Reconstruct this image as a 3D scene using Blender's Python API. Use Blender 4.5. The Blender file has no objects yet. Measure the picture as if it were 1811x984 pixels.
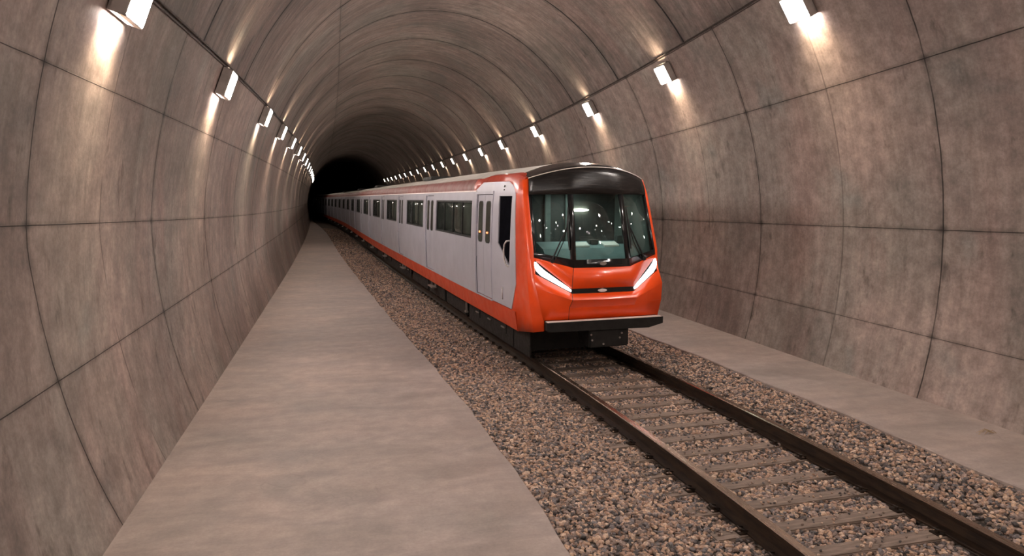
import bpy, bmesh, math, random
import numpy as np
from mathutils import Vector, Matrix
random.seed(7); rng = np.random.default_rng(11)
scn = bpy.context.scene
C = scn.collection
PI = math.pi

# ------------------------------------------------------------------ paths
KN = np.array([0, 8, 18, 35, 70, 140.])
def spline(Y, y):
    x = KN; d = np.diff(y) / np.diff(x); m = np.zeros(len(x)); m[-1] = d[-1]
    m[1:-1] = (d[:-1] + d[1:]) / 2
    Y = np.asarray(Y, float)
    i = np.clip(np.searchsorted(x, Y) - 1, 0, len(x) - 2)
    H = x[i + 1] - x[i]; t = np.clip((Y - x[i]) / H, 0, 1)
    r = (2*t**3 - 3*t**2 + 1)*y[i] + (t**3 - 2*t**2 + t)*H*m[i] + (-2*t**3 + 3*t**2)*y[i+1] + (t**3 - t**2)*H*m[i+1]
    over = np.maximum(Y - x[-1], 0)
    return r + over * m[-1] - over**2 / 900.
TRK = np.cumsum([0, 0, -.6508, -1.0189, -1.7529, -5.5506])
WAL = np.array([0, 0, -.0455, -.2046, -.9906, -3.506])
def trk(Y): return spline(Y, TRK)
def wal(Y): return spline(Y, WAL)
CX, CZ, RX, RZ = 3.1767, 2.1043, 5.4948, 6.6352          # tunnel section
SEAM = dict(L1=(22.7864, 3.9522), L2=(16.1407, .8275), L3=(7.2281, -2.104), L4=(-5.3787, .2971),
            R1=(50.4388, -8.5908), R2=(30.4343, -5.8467), R3=(4.9041, -1.4814), R4=(-10.9066, .7962))
def seam_angle(k, Y):
    a, b = SEAM[k]; a = a + b * 2 * math.tanh(max(Y, 0) / 20.)
    return math.radians(a if k[0] == 'R' else 180 - a)
AF = math.asin(-CZ / RZ)                                  # floor meets the wall here (slightly below)
def wall_pt(ang, Y, inset=0.):
    return Vector((CX + float(wal(Y)) + (RX - inset) * math.cos(ang), Y, CZ + (RZ - inset) * math.sin(ang)))
XC = 4.674                                                # track centre at the near end
Y0 = 11.55                                                # nose of the train

# ------------------------------------------------------------------ object helpers
def link(o): C.objects.link(o); return o
def mesh_obj(name, verts, faces, mats, parent=None, fmat=None, smooth=False, uvs=None):
    me = bpy.data.meshes.new(name)
    me.from_pydata([tuple(v) for v in verts], [], faces)
    if not isinstance(mats, (list, tuple)): mats = [mats]
    for m in mats: me.materials.append(m)
    if fmat: me.polygons.foreach_set('material_index', fmat)
    if smooth: me.polygons.foreach_set('use_smooth', [True] * len(me.polygons))
    if uvs is not None:
        for nm, data in uvs.items():
            l = me.uv_layers.new(name=nm); l.data.foreach_set('uv', np.asarray(data, float).ravel())
    me.update()
    o = link(bpy.data.objects.new(name, me))
    if parent: o.parent = parent
    return o
def empty(name, loc, rz=0):
    o = link(bpy.data.objects.new(name, None)); o.location = loc; o.rotation_euler = (0, 0, rz); o.empty_display_size = .3
    return o
def tag(o, label=None, cat=None, group=None, kind=None):
    if label: o['label'] = label
    if cat: o['category'] = cat
    if group: o['group'] = group
    if kind: o['kind'] = kind
    return o
class MB:
    def __init__(s): s.v = []; s.f = []
    def add(s, vs, fs):
        n = len(s.v); s.v += [Vector(v) for v in vs]; s.f += [[i + n for i in f] for f in fs]
    def box(s, x0, x1, y0, y1, z0, z1, M=None, bev=0):
        if bev:
            bm = bmesh.new(); bmesh.ops.create_cube(bm, size=1)
            for v in bm.verts: v.co = Vector(((x0+x1)/2 + v.co.x*(x1-x0), (y0+y1)/2 + v.co.y*(y1-y0), (z0+z1)/2 + v.co.z*(z1-z0)))
            bmesh.ops.bevel(bm, geom=list(bm.edges), offset=bev, segments=2, affect='EDGES')
            bm.verts.index_update(); vs = [v.co.copy() for v in bm.verts]; fs = [[v.index for v in f.verts] for f in bm.faces]; bm.free()
        else:
            vs = [Vector(p) for p in ((x0,y0,z0),(x1,y0,z0),(x1,y1,z0),(x0,y1,z0),(x0,y0,z1),(x1,y0,z1),(x1,y1,z1),(x0,y1,z1))]
            fs = [[0,3,2,1],[4,5,6,7],[0,1,5,4],[1,2,6,5],[2,3,7,6],[3,0,4,7]]
        if M: vs = [M @ v for v in vs] if isinstance(M, Matrix) else [M(v) for v in vs]
        s.add(vs, fs)
    def tube(s, pts, r, n=8, caps=True):
        pts = [Vector(p) for p in pts]; rs = r if isinstance(r, (list, tuple)) else [r]*len(pts)
        vs = []; up = Vector((0.13, .21, 1)).normalized()
        for i, p in enumerate(pts):
            t = (pts[min(i+1, len(pts)-1)] - pts[max(i-1, 0)]).normalized()
            a = t.cross(up); a = (t.cross(Vector((1, 0, 0))) if a.length < .05 else a).normalized(); b = t.cross(a)
            for k in range(n): vs.append(p + (a*math.cos(2*PI*k/n) + b*math.sin(2*PI*k/n))*rs[i])
        fs = [[i*n+k, i*n+(k+1) % n, (i+1)*n+(k+1) % n, (i+1)*n+k] for i in range(len(pts)-1) for k in range(n)]
        if caps: fs += [list(range(n))[::-1], [(len(pts)-1)*n+k for k in range(n)]]
        s.add(vs, fs)
    def prism(s, poly, a, b):
        """poly: list of points; a,b: functions point -> Vector for the two caps"""
        n = len(poly); s.add([a(p) for p in poly] + [b(p) for p in poly],
            [list(range(n)), list(range(n, 2*n))[::-1]] + [[i, (i+1) % n, n+(i+1) % n, n+i] for i in range(n)])
    def build(s, name, mat, parent=None, smooth=False, fix=True):
        o = mesh_obj(name, s.v, s.f, mat, parent, smooth=smooth)
        if fix:
            bm = bmesh.new(); bm.from_mesh(o.data); bmesh.ops.recalc_face_normals(bm, faces=bm.faces); bm.to_mesh(o.data); bm.free()
        return o
def autosmooth(o, ang=35):
    bm = bmesh.new(); bm.from_mesh(o.data)
    for f in bm.faces: f.smooth = True
    for e in bm.edges:
        if len(e.link_faces) == 2: e.smooth = e.calc_face_angle(0) < math.radians(ang)
    bm.to_mesh(o.data); bm.free()

# ------------------------------------------------------------------ materials
class NT:
    def __init__(s, name):
        s.m = bpy.data.materials.new(name); s.m.use_nodes = True; s.t = s.m.node_tree; s.t.nodes.clear()
        s.out = s.n('ShaderNodeOutputMaterial')
    def n(s, ty, **kw):
        x = s.t.nodes.new(ty)
        for k, v in kw.items(): setattr(x, k, v)
        return x
    def l(s, a, b): s.t.links.new(a, b)
    def val(s, sock, v):
        if isinstance(v, bpy.types.NodeSocket): s.l(v, sock)
        else: sock.default_value = v
    def math(s, op, a, b=0., c=0., clamp=False):
        x = s.n('ShaderNodeMath', operation=op, use_clamp=clamp); s.val(x.inputs[0], a); s.val(x.inputs[1], b); s.val(x.inputs[2], c); return x.outputs[0]
    def mix(s, f, a, b, mode='MIX'):
        x = s.n('ShaderNodeMix', data_type='RGBA', blend_type=mode)
        s.val(x.inputs[0], f); s.val(x.inputs[6], a); s.val(x.inputs[7], b); return x.outputs[2]
    def noise(s, vec, scale, det=4, rough=.55, dist=0):
        x = s.n('ShaderNodeTexNoise'); s.l(vec, x.inputs['Vector']); x.inputs['Scale'].default_value = scale
        x.inputs['Detail'].default_value = det; x.inputs['Roughness'].default_value = rough; x.inputs['Distortion'].default_value = dist
        return x.outputs[0]
    def ramp(s, f, lo, hi, a=0., b=1.):
        x = s.n('ShaderNodeMapRange'); x.interpolation_type = 'SMOOTHSTEP'; s.l(f, x.inputs[0])
        for i, v in ((1, lo), (2, hi), (3, a), (4, b)): x.inputs[i].default_value = v
        return x.outputs[0]
    def scale(s, vec, v):
        x = s.n('ShaderNodeVectorMath', operation='MULTIPLY'); s.l(vec, x.inputs[0]); x.inputs[1].default_value = v; return x.outputs[0]
    def comb(s, a, b, c=0.):
        x = s.n('ShaderNodeCombineXYZ'); s.val(x.inputs[0], a); s.val(x.inputs[1], b); s.val(x.inputs[2], c); return x.outputs[0]
    def bsdf(s, col, rough=.6, metal=0., bump=None, bstr=.3, bdist=.02, spec=None, coat=None):
        p = s.n('ShaderNodeBsdfPrincipled'); s.val(p.inputs['Base Color'], col); s.val(p.inputs['Roughness'], rough); s.val(p.inputs['Metallic'], metal)
        if spec is not None: p.inputs['Specular IOR Level'].default_value = spec
        if coat: p.inputs['Coat Weight'].default_value = coat; p.inputs['Coat Roughness'].default_value = .14
        if bump is not None:
            b = s.n('ShaderNodeBump'); b.inputs['Strength'].default_value = bstr; b.inputs['Distance'].default_value = bdist
            s.l(bump, b.inputs['Height']); s.l(b.outputs[0], p.inputs['Normal'])
        s.l(p.outputs[0], s.out.inputs[0]); return p
def c4(r, g, b): return (r, g, b, 1)
def obj_vec(t): return t.n('ShaderNodeTexCoord').outputs['Object']

def simple(name, col, rough=.5, metal=0., coat=None, var=.12, scale=6, bump=0., spec=None):
    t = NT(name); v = obj_vec(t); n = t.noise(v, scale, 5)
    k = t.ramp(n, .3, .7, 1-var, 1+var)
    cm = t.mix(1., c4(*col), t.comb(k, k, k), 'MULTIPLY')
    r = t.ramp(t.noise(v, scale*2.3, 4), .3, .7, max(rough-.06, .02), min(rough+.08, 1))
    t.bsdf(cm, r, metal, t.noise(v, scale*9, 3) if bump else None, bump, .004, spec, coat)
    return t.m
def emit(name, col, strength, base=(.8, .8, .8)):
    t = NT(name); p = t.bsdf(c4(*base), .4); p.inputs['Emission Color'].default_value = c4(*col); p.inputs['Emission Strength'].default_value = strength
    return t.m

def concrete_wall(name="lining_concrete", vstr=1., ustr=1., tone=1., stk=0., uw=.0036):
    """lining concrete; UV 'm' is metres (along, around), UV 'p' is the panel grid (integers are joints)"""
    t = NT(name)
    um = t.n('ShaderNodeUVMap', uv_map='m').outputs[0]; up = t.n('ShaderNodeUVMap', uv_map='p').outputs[0]
    big = t.noise(um, .33, 4, .6, .4); big2 = t.noise(t.scale(um, (1.3, .45, 1)), .55, 5, .6, .3)
    off = t.n('ShaderNodeVectorMath', operation='ADD'); t.l(um, off.inputs[0]); off.inputs[1].default_value = (31, 17, 4)
    hue = t.noise(off.outputs[0], .42, 3, .5)
    streak = t.noise(t.scale(um, (4.5, .55, 1)), 1.4, 6, .62, .3)
    streak2 = t.noise(t.scale(um, (16, 1.3, 1)), 1.1, 5, .6)
    fine = t.noise(um, 22, 5, .7); med = t.noise(um, 4.2, 6, .65)
    base = t.mix(t.ramp(hue, .38, .62), c4(.345, .273, .245), c4(.300, .262, .236))
    base = t.mix(t.ramp(big2, .44, .70), base, c4(.345, .258, .232))
    base = t.mix(t.ramp(t.noise(off.outputs[0], .75, 3), .60, .74, 0, .5), base, c4(.225, .238, .228))
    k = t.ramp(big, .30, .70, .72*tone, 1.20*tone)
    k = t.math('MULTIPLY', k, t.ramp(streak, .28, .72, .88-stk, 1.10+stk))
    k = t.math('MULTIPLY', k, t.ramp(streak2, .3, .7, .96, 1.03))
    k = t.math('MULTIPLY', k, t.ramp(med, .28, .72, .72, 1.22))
    k = t.math('MULTIPLY', k, t.ramp(fine, .3, .7, .86, 1.10))
    # blow holes and dark spots
    vor = t.n('ShaderNodeTexVoronoi'); t.l(t.scale(um, (1, .8, 1)), vor.inputs['Vector']); vor.inputs['Scale'].default_value = 5.5
    pit = t.ramp(vor.outputs['Distance'], .012, .04, .65, 1.)
    k = t.math('MULTIPLY', k, pit)
    smear = t.ramp(t.noise(t.scale(off.outputs[0], (2.2, .9, 1)), 1.9, 4, .6), .60, .74, 1., .58)
    k = t.math('MULTIPLY', k, smear)
    # joints
    sx = t.n('ShaderNodeSeparateXYZ'); t.l(up, sx.inputs[0])
    def joint(c, w, half, hw):
        d = t.math('ABSOLUTE', t.math('SUBTRACT', t.math('FRACT', t.math('ADD', c, .5)), .5))
        j = t.ramp(d, w*.35, w, 1, 0)
        soot = t.ramp(d, w, w*7, .22, 0)
        return j, soot
    wob = t.math('MULTIPLY', t.math('SUBTRACT', t.noise(um, 2.5, 3), .5), .006)
    ju, su = joint(t.math('ADD', sx.outputs[0], wob), uw, 0, 0)
    jv, sv = joint(t.math('ADD', sx.outputs[1], wob), .0048, 0, 0)
    d2 = t.math('ABSOLUTE', t.math('SUBTRACT', t.math('FRACT', sx.outputs[0]), .46))
    jh = t.math('MULTIPLY', t.ramp(d2, .0015, .005, .5, 0), t.ramp(t.noise(um, .8, 2), .4, .55))
    j = t.math('MAXIMUM', t.math('MAXIMUM', t.math('MULTIPLY', ju, t.ramp(t.noise(um, 1.1, 3), .25, .5, .6*ustr, ustr)), t.math('MULTIPLY', jv, vstr)), jh)
    soot = t.math('MULTIPLY', t.math('MAXIMUM', su, t.math('MULTIPLY', sv, vstr)), t.ramp(t.noise(um, 3.1, 4), .3, .7, .3, 1.6))
    cross = t.math('MULTIPLY', t.ramp(t.math('ABSOLUTE', t.math('SUBTRACT', t.math('FRACT', t.math('ADD', sx.outputs[0], .5)), .5)), .004, .030, 1, 0),
                   t.ramp(t.math('ABSOLUTE', t.math('SUBTRACT', t.math('FRACT', t.math('ADD', sx.outputs[1], .5)), .5)), .006, .045, 1, 0))
    dark = t.math('SUBTRACT', 1., t.math('MULTIPLY', j, .82))
    dark = t.math('MULTIPLY', dark, t.math('SUBTRACT', 1., soot, clamp=True))
    dark = t.math('MULTIPLY', dark, t.math('SUBTRACT', 1., t.math('MULTIPLY', cross, .6)))
    k = t.math('MULTIPLY', k, dark)
    col = t.mix(1., base, t.comb(k, k, k), 'MULTIPLY')
    hgt = t.math('SUBTRACT', t.math('ADD', t.math('MULTIPLY', fine, .3), t.math('MULTIPLY', med, .8)), t.math('MULTIPLY', j, 1.6))
    t.bsdf(col, t.ramp(med, .3, .7, .55, .8), 0, hgt, .45, .012, .35)
    return t.m
def concrete_floor():
    t = NT('walkway_concrete'); v = obj_vec(t)
    big = t.noise(v, .45, 5, .6, .5); st = t.noise(t.scale(v, (1, 2.6, 1)), .9, 6, .62, .6); fine = t.noise(v, 30, 5, .7); med = t.noise(v, 5, 5, .6)
    base = t.mix(t.ramp(big, .35, .65), c4(.400, .318, .284), c4(.345, .286, .262))
    k = t.math('MULTIPLY', t.ramp(st, .3, .7, .80, 1.14), t.ramp(fine, .3, .7, .93, 1.06))
    k = t.math('MULTIPLY', k, t.ramp(med, .3, .7, .92, 1.07))
    cr = t.n('ShaderNodeTexVoronoi', feature='DISTANCE_TO_EDGE'); dv = t.n('ShaderNodeVectorMath', operation='ADD')
    nz = t.n('ShaderNodeTexNoise'); t.l(v, nz.inputs['Vector']); nz.inputs['Scale'].default_value = 1.3
    t.l(t.scale(v, (.45, 1.3, 1)), dv.inputs[0]); t.l(nz.outputs[1], dv.inputs[1]); t.l(dv.outputs[0], cr.inputs['Vector']); cr.inputs['Scale'].default_value = .62
    crack = t.math('MULTIPLY', t.ramp(cr.outputs['Distance'], .001, .005, .10, 0), t.ramp(t.noise(v, .9, 2), .5, .62))
    k = t.math('MULTIPLY', k, t.math('SUBTRACT', 1., crack))
    col = t.mix(1., base, t.comb(k, k, k), 'MULTIPLY')
    t.bsdf(col, t.ramp(st, .3, .7, .5, .75), 0, t.math('ADD', fine, t.math('MULTIPLY', med, 2.)), .25, .006, .4)
    return t.m
def gravel():
    t = NT('crushed_stone'); g = t.n('ShaderNodeNewGeometry'); r = g.outputs['Random Per Island']; v = obj_vec(t)
    cr = t.n('ShaderNodeValToRGB'); t.l(r, cr.inputs[0]); e = cr.color_ramp; e.interpolation = 'CONSTANT'
    cols = [(.37,.235,.17),(.22,.155,.125),(.46,.30,.22),(.13,.105,.10),(.28,.21,.18),(.54,.36,.25),(.19,.165,.165),(.38,.285,.245),(.62,.45,.34),(.09,.08,.077)]
    e.elements[0].color = c4(*cols[0]); e.elements[0].position = 0; e.elements[1].position = .1; e.elements[1].color = c4(*cols[1])
    for i, cc in enumerate(cols[2:]): x = e.elements.new((i+2)/10); x.color = c4(*cc)
    n = t.noise(v, 35, 4, .6); k = t.ramp(n, .3, .7, .7, 1.25)
    col = t.mix(1., cr.outputs[0], t.comb(k, k, k), 'MULTIPLY')
    t.bsdf(col, .75, 0, n, .4, .006, .35); return t.m
def gravel_bed():
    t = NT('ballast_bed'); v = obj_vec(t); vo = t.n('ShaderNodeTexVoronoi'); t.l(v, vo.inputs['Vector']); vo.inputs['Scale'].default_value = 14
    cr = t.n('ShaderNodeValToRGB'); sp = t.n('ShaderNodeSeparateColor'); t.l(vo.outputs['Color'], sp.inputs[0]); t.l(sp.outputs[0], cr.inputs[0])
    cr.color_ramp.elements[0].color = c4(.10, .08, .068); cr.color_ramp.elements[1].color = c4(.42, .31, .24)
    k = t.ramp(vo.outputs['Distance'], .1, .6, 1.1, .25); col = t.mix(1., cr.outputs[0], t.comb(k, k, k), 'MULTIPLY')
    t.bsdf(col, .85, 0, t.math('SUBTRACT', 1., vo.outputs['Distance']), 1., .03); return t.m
def rail_mat():
    t = NT('rusty_rail'); v = obj_vec(t); n = t.noise(t.scale(v, (3, .5, 3)), 6, 5, .65)
    col = t.mix(t.ramp(n, .35, .65), c4(.016, .009, .006), c4(.045, .025, .014)); t.bsdf(col, .5, .35, t.noise(v, 60, 3), .2, .002); return t.m
def rail_head_mat():
    t = NT('worn_rail_head'); v = obj_vec(t); n = t.noise(t.scale(v, (8, .7, 8)), 5, 5, .6)
    col = t.mix(t.ramp(n, .3, .7), c4(.48, .37, .30), c4(.30, .20, .14)); t.bsdf(col, t.ramp(n, .3, .7, .20, .30), .9); return t.m
def sleeper_mat():
    t = NT('weathered_sleeper'); v = obj_vec(t); n = t.noise(t.scale(v, (.6, 6, 6)), 5, 6, .65); g = t.noise(v, 2.2, 3)
    col = t.mix(t.ramp(n, .3, .7), c4(.13, .092, .07), c4(.28, .205, .165)); k = t.ramp(g, .3, .7, .8, 1.15)
    t.bsdf(t.mix(1., col, t.comb(k, k, k), 'MULTIPLY'), .8, 0, n, .5, .01); return t.m
def glass_mat(name, tint, base_refl=.06):
    t = NT(name); tr = t.n('ShaderNodeBsdfTransparent'); tr.inputs[0].default_value = c4(*tint); gl = t.n('ShaderNodeBsdfGlossy'); gl.inputs['Roughness'].default_value = .03
    gl.inputs[0].default_value = c4(.9, .95, .95)
    lw = t.n('ShaderNodeLayerWeight'); lw.inputs[0].default_value = .5; fc = t.math('MULTIPLY', t.math('POWER', lw.outputs['Facing'], 3.), .6); mx = t.n('ShaderNodeMixShader')
    t.l(t.math('ADD', fc, base_refl, clamp=True), mx.inputs[0]); t.l(tr.outputs[0], mx.inputs[1]); t.l(gl.outputs[0], mx.inputs[2]); t.l(mx.outputs[0], t.out.inputs[0]); return t.m
def black_reflection_streaks():
    t = NT('black_brow_panel'); v = obj_vec(t); n = t.noise(t.scale(v, (1.6, 1, 13)), 2.2, 5, .6, .6)
    col = t.mix(t.ramp(n, .45, .75), c4(.010, .009, .009), c4(.050, .042, .038)); t.bsdf(col, .28, 0, n, .22, .02, .5); return t.m  # brown reflections painted as lighter streaks in the black

M = dict(
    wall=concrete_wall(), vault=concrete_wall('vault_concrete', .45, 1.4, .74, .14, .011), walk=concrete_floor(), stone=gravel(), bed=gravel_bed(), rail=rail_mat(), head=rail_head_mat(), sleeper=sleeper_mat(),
    orange=simple('orange_red_paint', (.95, .082, .006), .34, coat=.25, var=.06, scale=2, spec=.5),
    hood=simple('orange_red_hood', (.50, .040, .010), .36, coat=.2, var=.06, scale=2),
    cabglass=simple('black_cab_glass', (.006, .006, .008), .12, var=.2, spec=.0),
    shaded_orange=simple('shaded_orange_sill', (.60, .062, .014), .45, coat=.1, var=.08, scale=2),  # orange paint with the sill's shade put into the colour
    red=simple('dark_red_paint', (.17, .017, .008), .5, coat=.0, var=.08, scale=2),
    silver=simple('silver_grey_body', (.55, .54, .61), .42, .25, coat=.3, var=.05, scale=1.2),
    roof=simple('pale_grey_roof', (.86, .81, .75), .42, .1, var=.12, scale=1.5),
    trim=simple('pale_trim', (.88, .76, .72), .5, .0, var=.05),
    black=simple('black_gloss', (.010, .010, .011), .18, coat=.3, var=.2, scale=3),
    dark=simple('dark_underframe', (.012, .011, .010), .55, .2, var=.4, scale=5, bump=.2),
    rubber=simple('black_rubber', (.008, .008, .008), .6, var=.2),
    steel=simple('bare_steel', (.42, .38, .35), .35, .8, var=.2),
    brow=black_reflection_streaks(),
    sideglass=simple('dark_side_glass', (.045, .055, .046), .07, coat=.0, var=.5, scale=1.1, spec=.55),
    wind=glass_mat('windscreen_glass', (.80, .88, .86), .05),
    dash=simple('teal_grey_desk', (.19, .29, .30), .6, var=.1, scale=4),
    cabin=simple('cab_lining', (.055, .060, .058), .65, var=.3, scale=2),
    cabpale=simple('cab_pale_panel', (.16, .20, .19), .6, var=.15, scale=3),
    paper=simple('white_paper', (.9, .9, .86), .8, var=.05),
    handle=simple('pale_handrail', (.75, .70, .68), .3, .2, var=.05),
    headlight=emit('headlight_white', (.93, .96, 1.), 3.5),
    housing=simple('lamp_housing', (.50, .46, .43), .45, .2, var=.15, scale=5),
    lens=emit('lamp_lens', (1., .90, .83), 125.), lens_mid=emit('dimmer_lamp_lens', (1., .88, .78), 70.), lens_far=emit('dimmed_far_lens', (1., .86, .74), 16.),  # far lenses dimmed so the distance goes dark
    cablamp=emit('cab_lamp', (1., .92, .74), 10.),
    amber=emit('amber_glint', (1., .16, .03), 3.),  # glow standing for amber reflections on the doors
    cable=simple('brown_cable', (.035, .022, .015), .45, .2, var=.2),
    twig=simple('dry_straw', (.42, .30, .18), .8, var=.2),
)

# ------------------------------------------------------------------ tunnel lining
FL, FR = AF, AF
def section_param(Y, seq):
    """angles of the named seams for this Y"""
    out = []
    for k in seq:
        if k == 'FL': out.append(PI - AF + .012)
        elif k == 'FR': out.append(AF - .012)
        elif k == 'CR': out.append(math.radians(180 - 57))
        else: out.append(seam_angle(k, Y))
    return out
def lining(name, seq, sub, P, P0, kind='structure'):
    Ys = list(np.arange(-14, 60, 1.)) + list(np.arange(60, 202, 2.))
    vs = []; um = []; upp = []
    for Y in Ys:
        A = section_param(Y, seq); 
        for i in range(len(A)-1):
            for j in range(sub):
                a = A[i] + (A[i+1]-A[i])*j/sub; vs.append(wall_pt(a, Y)); um.append((Y, a*6.)); upp.append(((Y-P0-(max(0, 2.7-wall_pt(a, Y).z)*.33 if name == 'wall_left' else 0))/P, i + j/sub))
        vs.append(wall_pt(A[-1], Y)); um.append((Y, A[-1]*6.)); upp.append(((Y-P0)/P, len(A)-1))
    n = (len(seq)-1)*sub + 1; fs = []
    for r in range(len(Ys)-1):
        for c in range(n-1): fs.append([r*n+c, r*n+c+1, (r+1)*n+c+1, (r+1)*n+c])
    o = mesh_obj(name, vs, fs, M['vault' if name == 'ceiling' else 'wall'], smooth=True, uvs={'m': [um[i] for f in fs for i in f], 'p': [upp[i] for f in fs for i in f]})
    tag(o, kind=kind); return o
lining('wall_left', ['FL', 'L4', 'L3', 'L2', 'L1'], 8, 3.62, 5.95)
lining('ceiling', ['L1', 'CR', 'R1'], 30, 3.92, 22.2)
lining('wall_right', ['R1', 'R2', 'R3', 'R4', 'FR'], 8, 4.62, 8.55)

# ------------------------------------------------------------------ ground slabs
YS = list(np.arange(-14, 60, 1.)) + list(np.arange(60, 202, 2.))
WE, GE = 1.7918, 6.7834
def left_floor_x(Y): return CX + float(wal(Y)) - RX*math.cos(AF)
def right_floor_x(Y): return CX + float(wal(Y)) + RX*math.cos(AF)
def walk_edge(Y): return max(WE + float(trk(Y)), left_floor_x(Y) + .25) + .010*math.sin(Y*2.1) + .007*math.sin(Y*5.3)
def kerb_edge(Y): return GE + float(trk(Y))*.9 + .02*math.sin(Y*1.7) + .012*math.sin(Y*4.9)
def slab(name, xa, xb, z, th, mat, nx=2):
    vs = []; fs = []
    ys = sorted(set(list(np.arange(-14, 40, .25)) + [float(y) for y in YS if y >= 40]))
    for Y in ys:
        a, b = xa(Y), xb(Y); r = .012
        vs += [(a, Y, z-th), (a, Y, z-r), (a+r, Y, z), (b-r, Y, z), (b, Y, z-r), (b, Y, z-th)]
    for i in range(len(ys)-1):
        for k in range(6): fs.append([i*6+k, i*6+(k+1) % 6, (i+1)*6+(k+1) % 6, (i+1)*6+k])
    return tag(mesh_obj(name, vs, fs, mat), kind='structure')
slab('walkway', lambda Y: left_floor_x(Y)-.05, walk_edge, 0, .45, M['walk'])
slab('kerb_strip', kerb_edge, lambda Y: right_floor_x(Y)+.05, 0, .45, M['walk'])
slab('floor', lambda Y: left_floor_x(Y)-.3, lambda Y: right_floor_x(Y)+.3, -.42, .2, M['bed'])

# ballast bed + stones: one uncountable object
ZT = -.20                                                  # sleeper top
def bed_z(x, Y):
    """x measured across, world; returns ballast height"""
    c = x - (XC + trk(Y)); a = np.abs(c)
    left = np.interp(-c, [1.15, 1.5, 2.2, 2.9], [ZT-.022, ZT-.005, -.10, -.05])
    right = np.interp(c, [1.05, 1.5, 1.9, 2.2], [ZT-.022, -.11, -.05, -.035])
    return np.where(c < 0, left, right)
def bed_grid():
    vs = []; fs = []; nx = 40; ys = sorted(set(list(np.arange(-2, 30, .5)) + list(np.arange(30, 200, 2.))))
    for Y in ys:
        a, b = walk_edge(Y)-.01, kerb_edge(Y)+.01
        xs = np.linspace(a, b, nx); zz = bed_z(xs, Y) - .028
        for x, z in zip(xs, zz): vs.append((x, Y, float(z)))
    for i in range(len(ys)-1):
        for k in range(nx-1): fs.append([i*nx+k, i*nx+k+1, (i+1)*nx+k+1, (i+1)*nx+k])
    return np.array(vs), fs
def make_ballast():
    bm = bmesh.new(); bmesh.ops.create_icosphere(bm, subdivisions=1, radius=1); bm.verts.index_update()
    bv = np.array([v.co[:] for v in bm.verts]); bf = np.array([[v.index for v in f.verts] for f in bm.faces]); bm.free()
    variants = []
    for i in range(14):
        v = bv * (1 + rng.uniform(-.30, .28, (len(bv), 1))) * np.array([1, rng.uniform(.6, .9), rng.uniform(.5, .75)])
        variants.append(v)
    V = []; F = []; base = 0
    def scatter(ya, yb, dens, smin, smax):
        nonlocal base
        n = int((yb-ya)*5.2*dens)
        Y = rng.uniform(ya, yb, n); u = rng.uniform(-.012, 1.012, n)
        a = np.array([walk_edge(y) for y in Y]); b = np.array([kerb_edge(y) for y in Y]); X = a + (b-a)*u
        s = rng.uniform(smin, smax, n)*.5*rng.choice([1, 1, 1, .7, 1.2], n)
        c = X - (XC + trk(Y)); ph = (Y - SL0)/SLP; d = np.abs(ph - np.round(ph))*SLP
        on = (np.abs(c) < 1.36) & (d < .080) & (Y < 45)
        keep = ~on | (rng.uniform(0, 1, n) < np.where(np.abs(c) > 1.0, .34, .09))
        rail = (np.abs(np.abs(c) - RG) < .11)
        keep &= ~rail
        X, Y, s, c, on, d = X[keep], Y[keep], s[keep], c[keep], on[keep], d[keep]
        Z = bed_z(X, Y) - .014 + rng.uniform(-.010, .014, len(X)); Z = np.where(on, ZT + s*.35, Z)
        s = np.where(on, s*.6, s)
        for k in range(14):
            idx = np.arange(k, len(X), 14); m = len(idx)
            th = rng.uniform(0, 2*PI, m); ph_ = rng.uniform(-.6, .6, m); v = variants[k][None] * s[idx][:, None, None]
            ca, sa = np.cos(ph_)[:, None], np.sin(ph_)[:, None]
            x, y, z = v[..., 0], v[..., 1], v[..., 2]; x, z = x*ca - z*sa, x*sa + z*ca
            ca, sa = np.cos(th)[:, None], np.sin(th)[:, None]; x, y = x*ca - y*sa, x*sa + y*ca
            P = np.stack([x + X[idx][:, None], y + Y[idx][:, None], z + Z[idx][:, None]], -1).reshape(-1, 3)
            f = (bf[None] + (np.arange(m)*len(bv))[:, None, None]).reshape(-1, 3) + base
            V.append(P); F.append(f); base += len(P)
    scatter(4.2, 12, 1150, .040, .072); scatter(12, 22, 760, .045, .078); scatter(22, 40, 300, .055, .09); scatter(40, 75, 110, .07, .12)
    gv, gf = bed_grid(); nq = len(gf)
    V = np.concatenate(V + [gv]); T = np.concatenate(F); Q = np.array(gf) + base
    me = bpy.data.meshes.new('ballast'); me.vertices.add(len(V)); me.vertices.foreach_set('co', V.astype(np.float32).ravel())
    loops = np.concatenate([T.ravel(), Q.ravel()]); me.loops.add(len(loops)); me.loops.foreach_set('vertex_index', loops.astype(np.int32))
    st = np.concatenate([np.arange(len(T))*3, len(T)*3 + np.arange(nq)*4]); me.polygons.add(len(st)); me.polygons.foreach_set('loop_start', st.astype(np.int32))
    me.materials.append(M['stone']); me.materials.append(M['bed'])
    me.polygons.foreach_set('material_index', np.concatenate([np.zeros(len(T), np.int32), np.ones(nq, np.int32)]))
    me.update(calc_edges=True)
    me.shade_flat() if hasattr(me, 'shade_flat') else None
    o = link(bpy.data.objects.new('ballast', me))
    return tag(o, 'brown and grey crushed stone ballast filling the trackbed between walkway and kerb', 'gravel', kind='stuff')
RG = .9135                                                # half gauge
SLP, SL0 = .51, 5.23                                      # sleeper pitch and start
make_ballast()

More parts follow.
